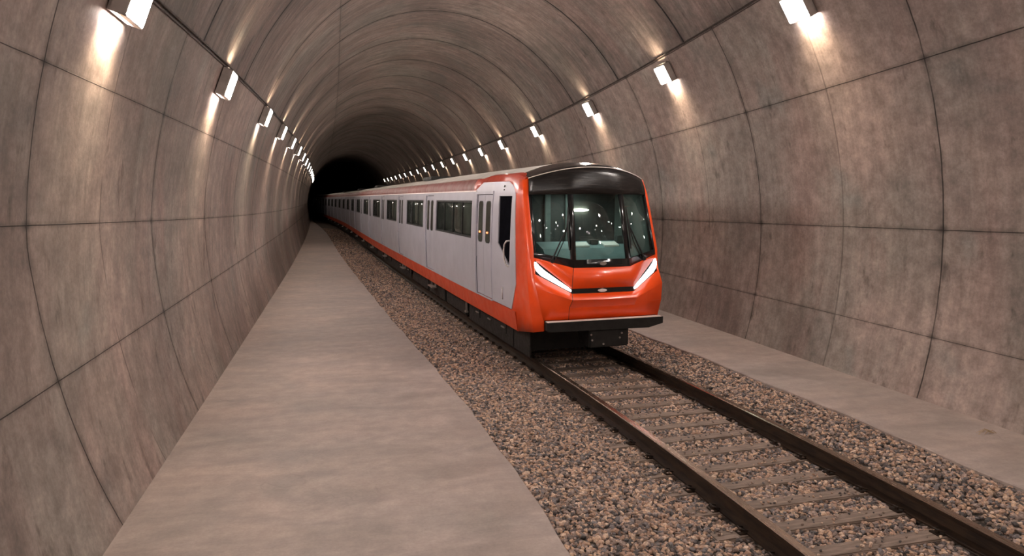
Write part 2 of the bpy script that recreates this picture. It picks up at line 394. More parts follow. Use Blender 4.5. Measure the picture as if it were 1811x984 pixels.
# ------------------------------------------------------------------ rails
def rail(side, label):
    prof = [(-.10, -.20), (-.10, -.183), (-.026, -.155), (-.016, -.066), (-.046, -.050), (-.049, -.010), (-.038, 0), (.038, 0), (.049, -.010), (.046, -.050), (.016, -.066), (.026, -.155), (.10, -.183), (.10, -.20)]
    ys = sorted(set(list(np.arange(-6, 40, .5)) + list(np.arange(40, 198, 2.)))); n = len(prof); vs = []; fs = []; fm = []
    for Y in ys:
        x = XC + float(trk(Y)) + side*RG
        for a, z in prof: vs.append((x+a, Y, z*1.0))
    for i in range(len(ys)-1):
        for k in range(n):
            fs.append([i*n+k, i*n+(k+1) % n, (i+1)*n+(k+1) % n, (i+1)*n+k]); fm.append(1 if k in (5, 6, 7) else 0)
    fs.append(list(range(n))); fm.append(0); fs.append([(len(ys)-1)*n+k for k in range(n)][::-1]); fm.append(0)
    o = mesh_obj('rail', vs, fs, [M['rail'], M['head']], fmat=fm); return tag(o, label, 'rail', 'running rails of the track')
rail(-1, 'rusty steel rail nearer the wide walkway, with a worn shiny head')
rail(1, 'rusty steel rail nearer the narrow right kerb, with a worn shiny head')

# ------------------------------------------------------------------ sleepers
def make_sleeper():
    r = empty('sleeper', (0, 0, 0))
    b = MB(); b.box(-1.36, 1.36, -.10, .10, -.36, ZT, bev=.012); body = b.build('timber', M['sleeper'], r)
    for s in (-1, 1):
        for t in (-1, 1):
            c = MB(); x = s*RG + t*.135
            c.box(x-.045, x+.045, -.06, .06, ZT-.004, ZT+.016, bev=.005); c.tube([(x, 0, ZT), (x, 0, ZT+.045)], .020, 8)
            c.tube([(x-t*.05, -.045, ZT+.03), (x+t*.02, -.03, ZT+.05), (x+t*.02, .03, ZT+.05), (x-t*.05, .045, ZT+.03)], .009, 6)
            c.build('rail_clip', M['rail'], r)
    return r
def dup(root):
    r = root.copy(); C.objects.link(r)
    for ch in list(root.children):
        if ch.type == 'LIGHT': continue
        c = ch.copy(); C.objects.link(c); c.parent = r
    return r
sl = make_sleeper(); NS = 37
ordn = ['nearest', 'second', 'third', 'fourth', 'fifth', 'sixth', 'seventh', 'eighth', 'ninth', 'tenth', 'eleventh', 'twelfth', 'thirteenth', 'fourteenth', 'fifteenth', 'sixteenth', 'seventeenth', 'eighteenth', 'nineteenth', 'twentieth']
VIS0 = 2
for i in range(NS):
    o = sl if i == 0 else dup(sl)
    Y = SL0 + i*SLP
    o.location = (XC + float(trk(Y)), Y, random.uniform(-.006, .004)); o.rotation_euler.z = .03 + random.uniform(-.008, .008)
    if i < 16:
        lb = 'grey-brown sleeper across the track in front of the train, %s counting from the camera' % (('%s' % ordn[i]))
        tag(o, lb, 'sleeper', 'sleepers under the rails')
    else:
        tag(o, 'grey-brown sleeper lost in the dark under the train', 'sleeper', 'sleepers in the dark under the train')

# ------------------------------------------------------------------ lamps and cables on the lining
LY = [1.4, 7.1, 12.4, 18.4, 23.4, 28.4, 33.4, 38.6, 43.8, 49., 54.2, 59.4, 64.6, 69.8, 75., 80.2, 85.4, 90.6]
RY = [5.4, 10.5, 15.6, 20.9, 27.1, 33.0, 37.7, 42.2, 46.6, 50.9, 55.3, 59.9, 64.5, 69.3, 74, 78.5, 83, 87.5, 92, 96.5]
BACK = dict(L=[-4.2, -10.], R=[-.8, -7.])
def make_lamp():
    """local frame: x along the wall (downwards), y along the tunnel, z away from the wall"""
    r = empty('tunnel_lamp', (0, 0, 0)); W, L, D = .22, .27, .15
    b = MB()
    b.box(-W, -W+.02, -L, L, 0, D, bev=.004); b.box(W-.02, W, -L, L, .075, D, bev=.004)
    b.box(-W, W, -L, -L+.02, 0, D, bev=.004); b.box(-W, W, L-.02, L, 0, D, bev=.004); b.box(-W, W, -L, L, 0, .02)
    b.build('housing', M['housing'], r)
    f = MB(); f.box(-W+.021, W-.021, -L+.021, L-.021, D-.035, D+.006, bev=.006); f.build('diffuser', M['lens'], r)
    k = MB(); k.box(-W-.05, -W, -.05, .05, .0, .03, bev=.004); k.box(-W-.03, -W+.01, -L+.04, L-.04, .02, .05, bev=.004); k.build('bracket', M['steel'], r)
    return r
lamp0 = make_lamp()
def lamp_light(name, parent, loc, rot, sx, sy, e, spread=PI, col=(1., .84, .69)):
    ld = bpy.data.lights.new(name, 'AREA'); ld.shape = 'RECTANGLE'; ld.size = sx; ld.size_y = sy; ld.energy = e; ld.color = col; ld.spread = spread
    o = bpy.data.objects.new(name, ld); C.objects.link(o); o.parent = parent; o.location = loc; o.rotation_euler = rot; return o
E_DOWN, E_UP = 10., 6.
def place_lamp(side, Y, first, label, group):
    o = lamp0 if first else dup(lamp0)
    k = 'R1' if side > 0 else 'L1'; a = seam_angle(k, Y) - side*(float(np.interp(Y, [7, 12], [.13, .25]) if side < 0 else np.interp(Y, [10, 16, 27], [.43, .36, .26]))/6.0)
    p = wall_pt(a, Y, .02)
    n = Vector((-math.cos(a)/RX, 0, -math.sin(a)/RZ)).normalized()
    dn = Vector((0, 1, 0)).cross(n); dn = dn if dn.z < 0 else -dn       # along the wall, downwards
    y = n.cross(dn)
    R = Matrix((dn, y, n)).transposed().to_4x4()
    o.matrix_world = Matrix.Translation(p) @ R; o.location = p
    tag(o, label, 'light', group); lamps.append(o)
    e = float(np.interp(Y, [18, 35, 55, 75, 95], [1., .62, .28, .12, .04]))
    if Y > 25:
        kk = 'lens_mid' if Y < 46 else 'lens_far'
        for c_ in o.children:
            if c_.name.startswith('diffuser'):
                if kk not in FARM: FARM[kk] = c_.data.copy(); FARM[kk].materials[0] = M[kk]
                c_.data = FARM[kk]
    lamp_light('wash_down', o, (.232, 0, .075), (0, -PI/2 - .04, 0), .09, .34, E_DOWN*e, math.radians(105), (1., .78, .54))
    lamp_light('wash_up', o, (-.232, 0, .09), (0, PI/2 + .06, 0), .09, .34, E_UP*e, math.radians(110), (1., .78, .54))
lamps = []; FARM = {}
first = True
for side, ys, nm in ((-1, LY, 'left'), (1, RY, 'right')):
    lst = ys
    for i, Y in enumerate(lst):
        vis = i - 1
        if vis < 0: lb = 'box lamp on the %s tunnel wall just outside the top of the picture' % nm
        elif vis == 0: lb = 'largest box lamp on the %s tunnel wall, cut off by the top of the picture' % nm
        else: lb = 'glowing box lamp on the %s tunnel wall, %s from the top edge of the picture' % (nm, ordn[vis])
        place_lamp(side, Y, first, lb, 'box lamps along the %s wall' % nm); first = False
    for Y in BACK[nm[0].upper()]: place_lamp(side, Y, False, 'box lamp on the %s tunnel wall behind the camera' % nm, 'box lamps behind the camera')
def cable(k, label):
    side = 1 if k[0] == 'R' else -1; ys = list(np.arange(-13, 60, 1.)) + list(np.arange(60, 198, 3.))
    b = MB(); b.tube([wall_pt(seam_angle(k, Y) + side*.004, Y, .016) for Y in ys], .014, 8)
    b.tube([wall_pt(seam_angle(k, Y) - side*.004, Y, .012) for Y in ys], .008, 6)
    o = b.build('cable', M['cable'], smooth=True, fix=False); return tag(o, label, 'cable', 'lamp supply cables')
cable('L1', 'dark cable running along the left tunnel wall above the lamps'); cable('R1', 'dark cable running along the right tunnel wall above the lamps')

# ------------------------------------------------------------------ train
ROOT = Vector((XC + float(trk(Y0)), Y0, 0))
train = empty('metro_train', ROOT)
tag(train, 'orange and silver metro train with lit headlights standing on the track', 'train')
def tw(s, w, z):
    """train frame: s back from the nose, w across (right +), z up -> position local to the train"""
    sc = max(s, 1.2)                                       # straight nose
    Y = Y0 + sc; h = .5; d = float(trk(Y+h) - trk(Y-h)); t = Vector((d, 1., 0)).normalized(); n = Vector((t.y, -t.x, 0))
    p = Vector((XC + float(trk(Y)), Y, 0)) + t*(s-sc) + n*w + Vector((0, 0, z))
    return p - ROOT
def T(b, name, mat, parent=None, smooth=False, ang=None):
    b.v = [tw(*v) for v in b.v]; o = b.build(name, mat, parent or train, smooth)
    if ang: autosmooth(o, ang)
    return o
def side_w(z):                                            # half width of the body at height z
    return float(np.interp(z, [.50, .70, .88, 1.5, 2.1, 2.8, 3.15, 3.42], [1.20, 1.235, 1.255, 1.275, 1.27, 1.245, 1.215, 1.10]))
L_TR = 150.
def srange(a, b):
    r = list(np.arange(a, min(b, 60), 1.)) + list(np.arange(max(a, 60), b, 3.)); r = [float(x) for x in r if a <= x < b] + [b]; return r
def sweep(b, poly, a, e, close=True, side=1):
    ss = srange(a, e); n = len(poly); vs = []; fs = []
    for s in ss:
        for w, z in poly: vs.append((s, w*side, z))
    for i in range(len(ss)-1):
        for k in range(n if close else n-1): fs.append([i*n+k, i*n+(k+1) % n, (i+1)*n+(k+1) % n, (i+1)*n+k])
    if close: fs += [list(range(n))[::-1], [(len(ss)-1)*n+k for k in range(n)]]
    b.add(vs, fs)
# doors and windows along the side: (s0, s1)
doors = [2.66, 8.77, 14.68, 20.4] + [20.4 + 5.92*k for k in range(1, 20)]
doors = [d for d in doors if d < L_TR-8]; DW = 1.26
wins = []
for i, d in enumerate(doors[:-1]):
    a = d + DW + .38; e = doors[i+1] - .42
    if i >= 1: e = doors[i+1] - .85
    if i == 0: a = 4.28; e = 8.38
    wins.append((a, e))
DZ0, DZ1 = .90, 3.09; WZ0, WZ1 = 2.10, 2.95
zl = [.88, 1.2, 1.5, 1.8, 2.1, 2.4, 2.7, 2.95, 3.15]
cuts = sorted(set([round(x, 3) for d in doors for x in (d, d+DW)] + [round(x, 3) for w in wins for x in w]))
def wall_faces(side):
    """silver side wall with real openings for windows and doors"""
    b = MB()
    ss = sorted(set(cuts + [2.655, L_TR] + [round(float(x), 3) for x in np.arange(3, L_TR, 1.5)]))
    z2 = sorted(set(zl + [3.09, .90, 1.05, 1.35, 1.65, 1.95, 2.25, 2.55, 2.83]))
    vi = {}
    for i, s in enumerate(ss):
        for j, z in enumerate(z2): vi[i, j] = len(b.v); b.v.append(Vector((s, side*side_w(z), z)))
    for i in range(len(ss)-1):
        m = (ss[i]+ss[i+1])/2
        for j in range(len(z2)-1):
            zm = (z2[j]+z2[j+1])/2
            if any(w[0] < m < w[1] for w in wins) and WZ0 < zm < WZ1: continue
            if any(d < m < d+DW for d in doors) and DZ0 < zm < DZ1: continue
            b.f.append([vi[i, j], vi[i+1, j], vi[i+1, j+1], vi[i, j+1]])
    o = T(b, 'side_wall', M['silver'])
    md = o.modifiers.new('thick', 'SOLIDIFY'); md.thickness = .03; md.offset = -1
    return o
for sd in (-1, 1): wall_faces(sd)
# sill (orange skirt), pale line, red cantrail, roof
for sd in (-1, 1):
    b = MB(); sweep(b, [(1.195, .53), (1.205, .50), (1.225, .52), (1.272, .86), (1.272, .885), (1.20, .885)], 1.16, L_TR, side=sd); T(b, 'sill', M['shaded_orange'], ang=30)
    b = MB(); sweep(b, [(1.17, 3.125), (1.235, 3.13), (1.245, 3.155), (1.235, 3.18), (1.17, 3.18)], 4.0, L_TR, side=sd); T(b, 'gutter', M['trim'], ang=30)
    b = MB(); sweep(b, [(1.16, 3.17), (1.218, 3.172), (1.205, 3.30), (1.12, 3.44), (1.06, 3.46)], 4.0, L_TR, side=sd); T(b, 'cantrail', M['red'], ang=30)
b = MB(); sweep(b, [(-1.13, 3.43), (-1.05, 3.475), (-.85, 3.56), (-.5, 3.645), (0, 3.68), (.5, 3.645), (.85, 3.56), (1.05, 3.475), (1.13, 3.43), (1.05, 3.38), (-1.05, 3.38)], 1.35, L_TR)
T(b, 'roof', M['roof'], ang=30)
for s0 in (11.5, 27.5, 41, 60):                            # roof vents
    b = MB(); b.box(s0, s0+1.6, -.8, .55, 3.60, 3.72, bev=.03); T(b, 'roof_vent', M['dark'])
# window units
def side_patch(b, s0, s1, z0, z1, off0, off1, side=-1, n=4):
    """a panel following the body side, from off0 to off1 outside the skin"""
    zs = list(np.linspace(z0, z1, n)); k = []
    for s in (s0, s1):
        for z in zs: b.v.append(Vector((s, side*(side_w(z)+off1), z)))
    base = len(b.v) - 2*n
    for s in (s0, s1):
        for z in zs: b.v.append(Vector((s, side*(side_w(z)+off0), z)))
    f = b.f
    for j in range(n-1):
        f.append([base+j, base+j+1, base+n+j+1, base+n+j]); f.append([base+2*n+j, base+3*n+j, base+3*n+j+1, base+2*n+j+1])
        f.append([base+j, base+2*n+j, base+2*n+j+1, base+j+1]); f.append([base+n+j, base+n+j+1, base+3*n+j+1, base+3*n+j])
    f.append([base, base+n, base+3*n, base+2*n]); f.append([base+n-1, base+3*n-1, base+4*n-1, base+2*n-1][::-1])
def rounded(s0, s1, z0, z1, r, n=5):
    pts = []
    for cx, cz, a0 in ((s1-r, z0+r, -90), (s1-r, z1-r, 0), (s0+r, z1-r, 90), (s0+r, z0+r, 180)):
        for i in range(n+1): a = math.radians(a0+90*i/n); pts.append((cx+r*math.cos(a), cz+r*math.sin(a)))
    return pts
def plate(b, poly, o0, o1, side=-1):
    b.prism(poly, lambda p: Vector((p[0], side*(side_w(p[1])+o0), p[1])), lambda p: Vector((p[0], side*(side_w(p[1])+o1), p[1])))
for sd in (-1, 1):
    for i, (a, e) in enumerate(wins):
        fr = MB(); t = .045
        side_patch(fr, a-.01, e+.01, WZ0-.005, WZ0+t, -.045, .006, sd, 2); side_patch(fr, a-.01, e+.01, WZ1-t, WZ1+.005, -.045, .006, sd, 2)
        side_patch(fr, a-.01, a+t, WZ0, WZ1, -.045, .006, sd); side_patch(fr, e-t, e+.01, WZ0, WZ1, -.045, .006, sd)
        nd = 4 if i == 0 else 3
        for k in range(1, nd):
            c = a + (e-a)*k/nd; side_patch(fr, c-.02, c+.02, WZ0, WZ1, -.04, .002, sd)
        fo = T(fr, 'side_window', M['rubber'])
        g = MB(); side_patch(g, a+.01, e-.01, WZ0+.01, WZ1-.01, -.035, -.02, sd, 5); T(g, 'window_glass', M['sideglass'], fo, True)
    for i, d in enumerate(doors):
        if sd > 0 and d > 30: continue
        # dark reveal behind the leaves
        rv = MB(); side_patch(rv, d-.01, d+DW+.01, DZ0-.01, DZ1+.01, -.06, -.035, sd, 6); T(rv, 'door_reveal', M['rubber'])
        for k in range(2):
            g0 = .095 if i == 0 else .07; a = d + g0 + k*(DW-g0)/2 + .006; e = a + (DW-g0)/2 - .014
            lf = MB(); side_patch(lf, a, e, DZ0+.012, DZ1-.012, -.035, -.008, sd, 8); lo = T(lf, 'side_door', M['silver'], ang=40)
            wm = (a+e)/2; g = MB(); plate(g, rounded(wm-.145, wm+.145, 2.08, 2.93, .07), -.012, -.003, sd); T(g, 'door_window', M['sideglass'], lo)
            r2 = MB(); po = rounded(wm-.165, wm+.165, 2.06, 2.95, .085); pi = rounded(wm-.145, wm+.145, 2.08, 2.93, .07); n = len(po)
            r2.add([Vector((p[0], sd*(side_w(p[1])-.001), p[1])) for p in po+pi] + [Vector((p[0], sd*(side_w(p[1])-.014), p[1])) for p in po+pi],
                   [[q, (q+1) % n, n+(q+1) % n, n+q] for q in range(n)] + [[q, (q+1) % n, 2*n+(q+1) % n, 2*n+q] for q in range(n)] + [[n+q, n+(q+1) % n, 3*n+(q+1) % n, 3*n+q] for q in range(n)])
            T(r2, 'window_seal', M['rubber'], lo)
            if i == 0 and sd < 0:
                am = MB(); am.tube([(wm+.03, -side_w(2.28)+.006, 2.28), (wm+.03, -side_w(2.28)-.012, 2.28)], .022, 10); T(am, 'door_glint', M['amber'], lo)  # glowing dot added for an amber reflection in the door window
        if sd < 0 and 1 <= i < 14:                          # little door step under the sill
            st = MB(); st.box(d+.25, d+.95, -1.30, -1.16, .36, .40, bev=.008); st.box(d+.3, d+.34, -1.2, -1.16, .4, .56); st.box(d+.86, d+.9, -1.2, -1.16, .4, .56); T(st, 'door_step', M['steel'])

# ---- cab side panel (raised silver shield with chamfered corners), cab window, handrail
def cab_w(z): return side_w(z)
for sd in (-1, 1):
    # silver panel around the cab door, butted to the first doorway
    top = [(2.655, 3.35), (1.62, 3.335), (1.34, 3.22), (1.22, 3.08), (1.10, 2.0), (1.06, 1.42), (1.38, .90), (2.655, .90)]
    def wp(z): return side_w(min(z, 3.16)) - max(z-3.16, 0)*.12
    b = MB()
    # subdivide vertically for the bulge
    def densify(poly):
        out = []
        for i, p in enumerate(poly):
            q = poly[(i+1) % len(poly)]; n = max(1, int(abs(q[1]-p[1])/.25))
            for k in range(n): out.append((p[0]+(q[0]-p[0])*k/n, p[1]+(q[1]-p[1])*k/n))
        return out
    zz = sorted(set([.90, 1.1, 1.25, 1.42, 1.7, 2.0, 2.12, 2.3, 2.6, 2.9, 3.05, 3.12, 3.22, 3.335, 3.35]))
    def front_edge(z): return float(np.interp(z, [.90, 1.42, 2.0, 3.08, 3.22, 3.335, 3.35], [1.38, 1.06, 1.10, 1.22, 1.34, 1.62, 1.75]))
    # cab side window opening: polygon in (s,z)
    def win_a(z): return float(np.interp(z, [1.74, 2.12, 3.05], [1.46, 1.44, 1.42]))
    def win_b(z): return float(np.interp(z, [1.74, 2.12, 3.05], [1.52, 2.22, 2.25]))
    zz = sorted(set(zz + [1.74, 1.86, 1.98]))
    for j in range(len(zz)-1):
        z0, z1 = zz[j], zz[j+1]; hole = z0 >= 1.74-1e-6 and z1 <= 3.05+1e-6
        segs = [(front_edge, win_a), (win_b, lambda z: 2.655)] if hole else [(front_edge, lambda z: 2.655)]
        for fa, fb in segs:
            q = [(fa(z0), z0), (fb(z0), z0), (fb(z1), z1), (fa(z1), z1)]
            b.prism(q, lambda p: Vector((p[0], sd*(wp(p[1])+.016), p[1])), lambda p: Vector((p[0], sd*(wp(p[1])-.02), p[1])))
    cp = T(b, 'cab_side_panel', M['silver'])
    b = MB(); q = [(4.12, 3.17), (3.52, 3.35), (2.64, 3.35), (2.64, 3.10), (4.12, 3.10)]
    b.prism(q, lambda p: Vector((p[0], sd*(wp(p[1])+.016), p[1])), lambda p: Vector((p[0], sd*(wp(p[1])-.02), p[1]))); T(b, 'door_header', M['silver'])
    b = MB(); q = [(1.41, 3.06), (1.41, 2.5), (1.45, 1.72), (2.25, 2.10), (2.27, 2.5), (2.27, 3.06)]
    b.prism(q, lambda p: Vector((p[0], sd*(wp(p[1])-.004), p[1])), lambda p: Vector((p[0], sd*(wp(p[1])-.03), p[1]))); T(b, 'cab_side_window', M['cabglass'])
    b = MB(); q = [(2.30, 3.06), (2.30, 1.0), (2.318, 1.0), (2.318, 3.06)]
    # grab rail
    b = MB(); ww = lambda z, o: sd*(wp(z)+o)
    b.tube([(1.50, ww(2.2, .0), 2.20), (1.53, ww(2.2, .06), 2.19), (1.60, ww(2.1, .075), 2.12), (1.64, ww(2.0, .075), 2.0), (1.62, ww(1.86, .075), 1.86), (1.55, ww(1.76, .06), 1.74), (1.50, ww(1.72, 0), 1.70)], .017, 8)
    T(b, 'grab_rail', M['handle'], None, True)
    b = MB(); b.tube([(1.9, ww(1.05, .03), 1.02), (1.9, ww(1.3, .03), 1.26)], .012, 6); b.tube([(1.9, ww(1.05, 0), 1.03), (1.9, ww(1.05, .03), 1.03)], .01, 6); b.tube([(1.9, ww(1.25, 0), 1.25), (1.9, ww(1.25, .03), 1.25)], .01, 6); T(b, 'door_pull', M['handle'], None, True)
    b = MB(); b.tube([(1.95, ww(3.24, .014), 3.24), (1.95, ww(3.24, .03), 3.24)], .022, 10); b.tube([(1.95, ww(3.17, .014), 3.17), (1.95, ww(3.17, .03), 3.17)], .014, 10); T(b, 'side_marker', M['black'], None, True)
    # red shoulder hood over the cab
    b = MB()
    def hood(s): return float(np.interp(s, [.95, 1.3, 3.15, 3.75], [0, 0, 0, 1]))
    ss = [.93, 1.08, 1.25, 1.45, 1.7, 2.2, 3.12, 3.52, 3.75, 4.12, 4.25]; vs = []
    for s in ss:
        k = float(np.interp(s, [.93, 1.3, 3.12, 3.75], [0, .75, 1, 0])); lo = float(np.interp(s, [.93, 1.22, 1.34, 1.62, 3.52, 4.12], [3.10, 3.08, 3.20, 3.325, 3.345, 3.165]))
        f0 = float(np.interp(s, [.93, 1.3], [1, 0]))
        for w_, z_ in ((wp(lo)+.014, lo), (1.215-.02*f0, max(lo+.02, 3.30+.03*k)), (1.135+.03*k-.0*f0, 3.43+.035*k-.05*f0), (1.06+.02*f0, 3.46+.04*k-.06*f0), (.98+.08*f0, 3.465+.035*k-.07*f0), (1.0, 3.32), (1.1, 3.08)):
            vs.append((s, sd*w_, z_))
    n = 7; fs = [[i*n+k, i*n+(k+1) % n, (i+1)*n+(k+1) % n, (i+1)*n+k] for i in range(len(ss)-1) for k in range(n)] + [list(range(n))[::-1], [(len(ss)-1)*n+k for k in range(n)]]
    b.add(vs, fs); T(b, 'shoulder_hood', M['hood'], ang=35)

# ---- nose: rows of (centre, facet edge, corner, outer edge, side) as (s, w, z)
ROW = {
 'brow':  [(.45, 0, 3.56), (.46, .49, 3.525), (.80, 1.14, 3.36), (.87, 1.21, 3.34), (1.22, 1.19, 3.36)],
 'gtop':  [(.37, 0, 3.08), (.37, .49, 3.08), (.70, 1.17, 3.07), (.765, 1.25, 3.07), (1.25, 1.232, 3.07)],
 'gmid':  [(.23, 0, 2.5), (.23, .51, 2.5), (.50, 1.185, 2.52), (.57, 1.27, 2.52), (1.18, 1.262, 2.52)],
 'gbot':  [(.10, 0, 1.93), (.10, .535, 1.93), (.34, 1.195, 2.07), (.41, 1.285, 2.07), (1.12, 1.276, 2.0)],
 'mbot':  [(.07, 0, 1.785), (.07, .55, 1.79), (.33, 1.198, 1.97), (.40, 1.285, 1.95), (1.11, 1.278, 1.9)],
 'htop':  [(.01, 0, 1.43), (.01, .60, 1.43), (.315, 1.20, 1.94), (.39, 1.288, 1.90), (1.10, 1.278, 1.8)],
 'hbot':  [(.00, 0, 1.34), (.00, .60, 1.345), (.24, 1.225, 1.70), (.40, 1.295, 1.68), (1.08, 1.278, 1.6)],
 'crease':[(-.085, 0, 1.235), (-.075, .62, 1.24), (.11, 1.235, 1.46), (.32, 1.305, 1.42), (1.08, 1.278, 1.40)],
 'low':   [(.02, 0, 1.09), (.03, .64, 1.095), (.05, 1.185, 1.16), (.30, 1.285, 1.15), (1.25, 1.268, 1.15)],
 'bot':   [(.06, 0, .875), (.06, .64, .875), (.05, 1.12, .89), (.30, 1.235, .88), (1.42, 1.26, .885)],
 'skirt': [None, None, (.05, 1.115, .70), (.30, 1.215, .64), (1.15, 1.215, .51)],
}
order = ['brow', 'gtop', 'gmid', 'gbot', 'mbot', 'htop', 'hbot', 'crease', 'low', 'bot', 'skirt']
def R_(row, col, sd=1): s, w, z = ROW[row][col]; return Vector((s, w*sd, z))
def quad(b, pts): b.add(pts, [list(range(len(pts)))])
def strip(b, rows, c0, c1, sides=(-1, 1)):
    for sd in sides:
        for r0, r1 in zip(rows[:-1], rows[1:]):
            for c in range(c0, c1):
                if ROW[r0][c] is None or ROW[r1][c] is None: continue
                quad(b, [R_(r0, c, sd), R_(r0, c+1, sd), R_(r1, c+1, sd), R_(r1, c, sd)])
def shell(b, name, mat, parent=None, th=.03, off=-1, bevel=0, ang=None):
    b.v = [tw(*v) for v in b.v]
    bm = bmesh.new(); vs = [bm.verts.new(v) for v in b.v]
    for f in b.f: bm.faces.new([vs[i] for i in f])
    bmesh.ops.remove_doubles(bm, verts=bm.verts, dist=1e-4); bmesh.ops.recalc_face_normals(bm, faces=bm.faces)
    # outward = towards the camera side (front, -y) or away from the axis
    fwd = 0
    for f in bm.faces: c = f.calc_center_median(); fwd += f.normal.dot(Vector((c.x*.6, -1.0, 0)))*f.calc_area()
    if fwd < 0: bmesh.ops.reverse_faces(bm, faces=bm.faces)
    me = bpy.data.meshes.new(name); bm.to_mesh(me); bm.free(); me.materials.append(mat); o = link(bpy.data.objects.new(name, me)); o.parent = parent or train
    if ang: autosmooth(o, ang)
    md = o.modifiers.new('t', 'SOLIDIFY'); md.thickness = th; md.offset = off
    if bevel: bv = o.modifiers.new('b', 'BEVEL'); bv.width = bevel; bv.segments = 2; bv.limit_method = 'ANGLE'; bv.angle_limit = math.radians(40)
    return o
# orange corner frames from brow to skirt (mask edge, around the corner, back to the silver panel)
for sd in (-1, 1):
    b = MB(); strip(b, order, 2, 4, (sd,)); shell(b, 'corner_frame', M['orange'], th=.03, ang=18)
# upper front panel between windscreen and light strip
b = MB(); strip(b, ['mbot', 'htop'], 0, 2); shell(b, 'bonnet', M['orange'], ang=12)
# bumper shell below the strip
b = MB(); strip(b, ['hbot', 'crease', 'low', 'bot'], 0, 2); shell(b, 'bumper_shell', M['orange'], ang=12)
# black light band (recess) and headlights
b = MB(); strip(b, ['htop', 'hbot'], 0, 2)
for i, v in enumerate(b.v): b.v[i] = v + Vector((.022, 0, 0))
shell(b, 'light_band', M['black'])
def bil(c0, c1, ra, rb, u, v, sd, off=0.):
    a = R_(ra, c0, sd).lerp(R_(ra, c1, sd), u); d = R_(rb, c0, sd).lerp(R_(rb, c1, sd), u); p = a.lerp(d, v); p.x -= off; return p
for sd in (-1, 1):
    b = MB(); poly = [(.02, .34), (.10, .22), (.35, .27), (.70, .28), (.86, .20), (.95, .08), (.985, .16), (.985, .45), (.93, .72), (.80, .88), (.45, .87), (.12, .84), (.03, .74)]
    b.prism(poly, lambda p: bil(1, 2, 'htop', 'hbot', p[0], p[1], sd, .006), lambda p: bil(1, 2, 'htop', 'hbot', p[0], p[1], sd, -.02))
    T(b, 'headlight', M['headlight'])
# panel seam in the orange front
b = MB(); 
for ra, rb in (('mbot', 'htop'), ('hbot', 'crease'), ('crease', 'low'), ('low', 'bot')):
    for sd in (-1,):
        p, q = R_(ra, 1, sd), R_(rb, 1, sd)
        b.tube([p + Vector((-.001, .0, 0)), q + Vector((-.001, 0, 0))], .0045, 6)
T(b, 'panel_seam', M['rubber'])
# black mask: frame of the windscreen
mask = MB()
def brow_s(w): return .45 + .35*(abs(w)/1.14)**2.2
def brow_z(w): return 3.56 - .20*(abs(w)/1.14)**2.1
def gtop_s(w): return .37 if abs(w) < .49 else .37 + .33*(abs(w)-.49)/.69
NB = 12
for sd in (-1, 1):
    for i in range(NB):
        for j in range(4):
            q = []
            for a, c in ((i, j), (i+1, j), (i+1, j+1), (i, j+1)):
                v = c/4; wb, wg = 1.14*a/NB, 1.17*a/NB; bul = .03*math.sin(PI*v)
                q.append(Vector((brow_s(wb)*(1-v)+gtop_s(wg)*v - bul, sd*(wb*(1-v)+wg*v), brow_z(wb)*(1-v)+(3.08-.01*(a/NB))*v)))
            quad(mask, q)
mk = shell(mask, 'brow_panel', M['brow'], th=.03, ang=20)
fm = MB()
strip(fm, ['gbot', 'mbot'], 0, 2)
def ring(b, a, w_, sd):   # vertical post around column edges
    pass
rowsg = ['gtop', 'gmid', 'gbot']
def gp(ci, u, row, sd):      # point on glass rows: ci segment 0 = centre..facet edge, 1 = facet edge..corner
    return R_(row, ci, sd).lerp(R_(row, ci+1, sd), u)
for sd in (-1, 1):
    for r0, r1 in zip(rowsg[:-1], rowsg[1:]):
        quad(fm, [gp(0, .91, r0, sd), gp(0, 1, r0, sd), gp(0, 1, r1, sd), gp(0, .91, r1, sd)])
        quad(fm, [gp(1, 0, r0, sd), gp(1, .085, r0, sd), gp(1, .085, r1, sd), gp(1, 0, r1, sd)])
        quad(fm, [gp(1, .935, r0, sd), gp(1, 1, r0, sd), gp(1, 1, r1, sd), gp(1, .935, r1, sd)])
shell(fm, 'windscreen_frame', M['black'], th=.04, ang=20)
def pane(name, ci, u0, u1, sd):
    b = MB()
    if ci == 0:
        for r0, r1 in zip(rowsg[:-1], rowsg[1:]):
            quad(b, [gp(0, .92, r0, -1), gp(0, .92, r0, 1), gp(0, .92, r1, 1), gp(0, .92, r1, -1)])
    else:
        for r0, r1 in zip(rowsg[:-1], rowsg[1:]): quad(b, [gp(1, u0, r0, sd), gp(1, u1, r0, sd), gp(1, u1, r1, sd), gp(1, u0, r1, sd)])
    for i, v in enumerate(b.v): b.v[i] = v + Vector((.012, 0, 0))
    return shell(b, name, M['wind'], th=.008, ang=30)
pane('windscreen', 0, 0, 1, 1); pane('windscreen', 1, .075, .945, -1); pane('windscreen', 1, .075, .945, 1)
# black cap sloping from the brow up to the roof
b = MB()
vs_ = []; NC = 24
def cap_row(k, u):
    w = u*(1.14, 1.12, 1.10, 1.09)[k]; a = abs(u)
    if k == 0: return (brow_s(w), w, brow_z(w))
    z0 = (3.60, 3.655, 3.688)[k-1]; ze = (3.385, 3.42, 3.455)[k-1]; s0 = (.50, .78, 1.38)[k-1]; se = (.87, 1.05, 1.38)[k-1]
    return (s0+(se-s0)*a**2.2, w, z0-(z0-ze)*a**2.1)
for k in range(4):
    for c in range(NC+1): vs_.append(Vector(cap_row(k, c/NC*2-1)))
b.add(vs_, [[k*(NC+1)+c, k*(NC+1)+c+1, (k+1)*(NC+1)+c+1, (k+1)*(NC+1)+c] for k in range(3) for c in range(NC)])
b.v = [Vector(v) for v in b.v]; T(b, 'roof_cap', M['black'], ang=20)
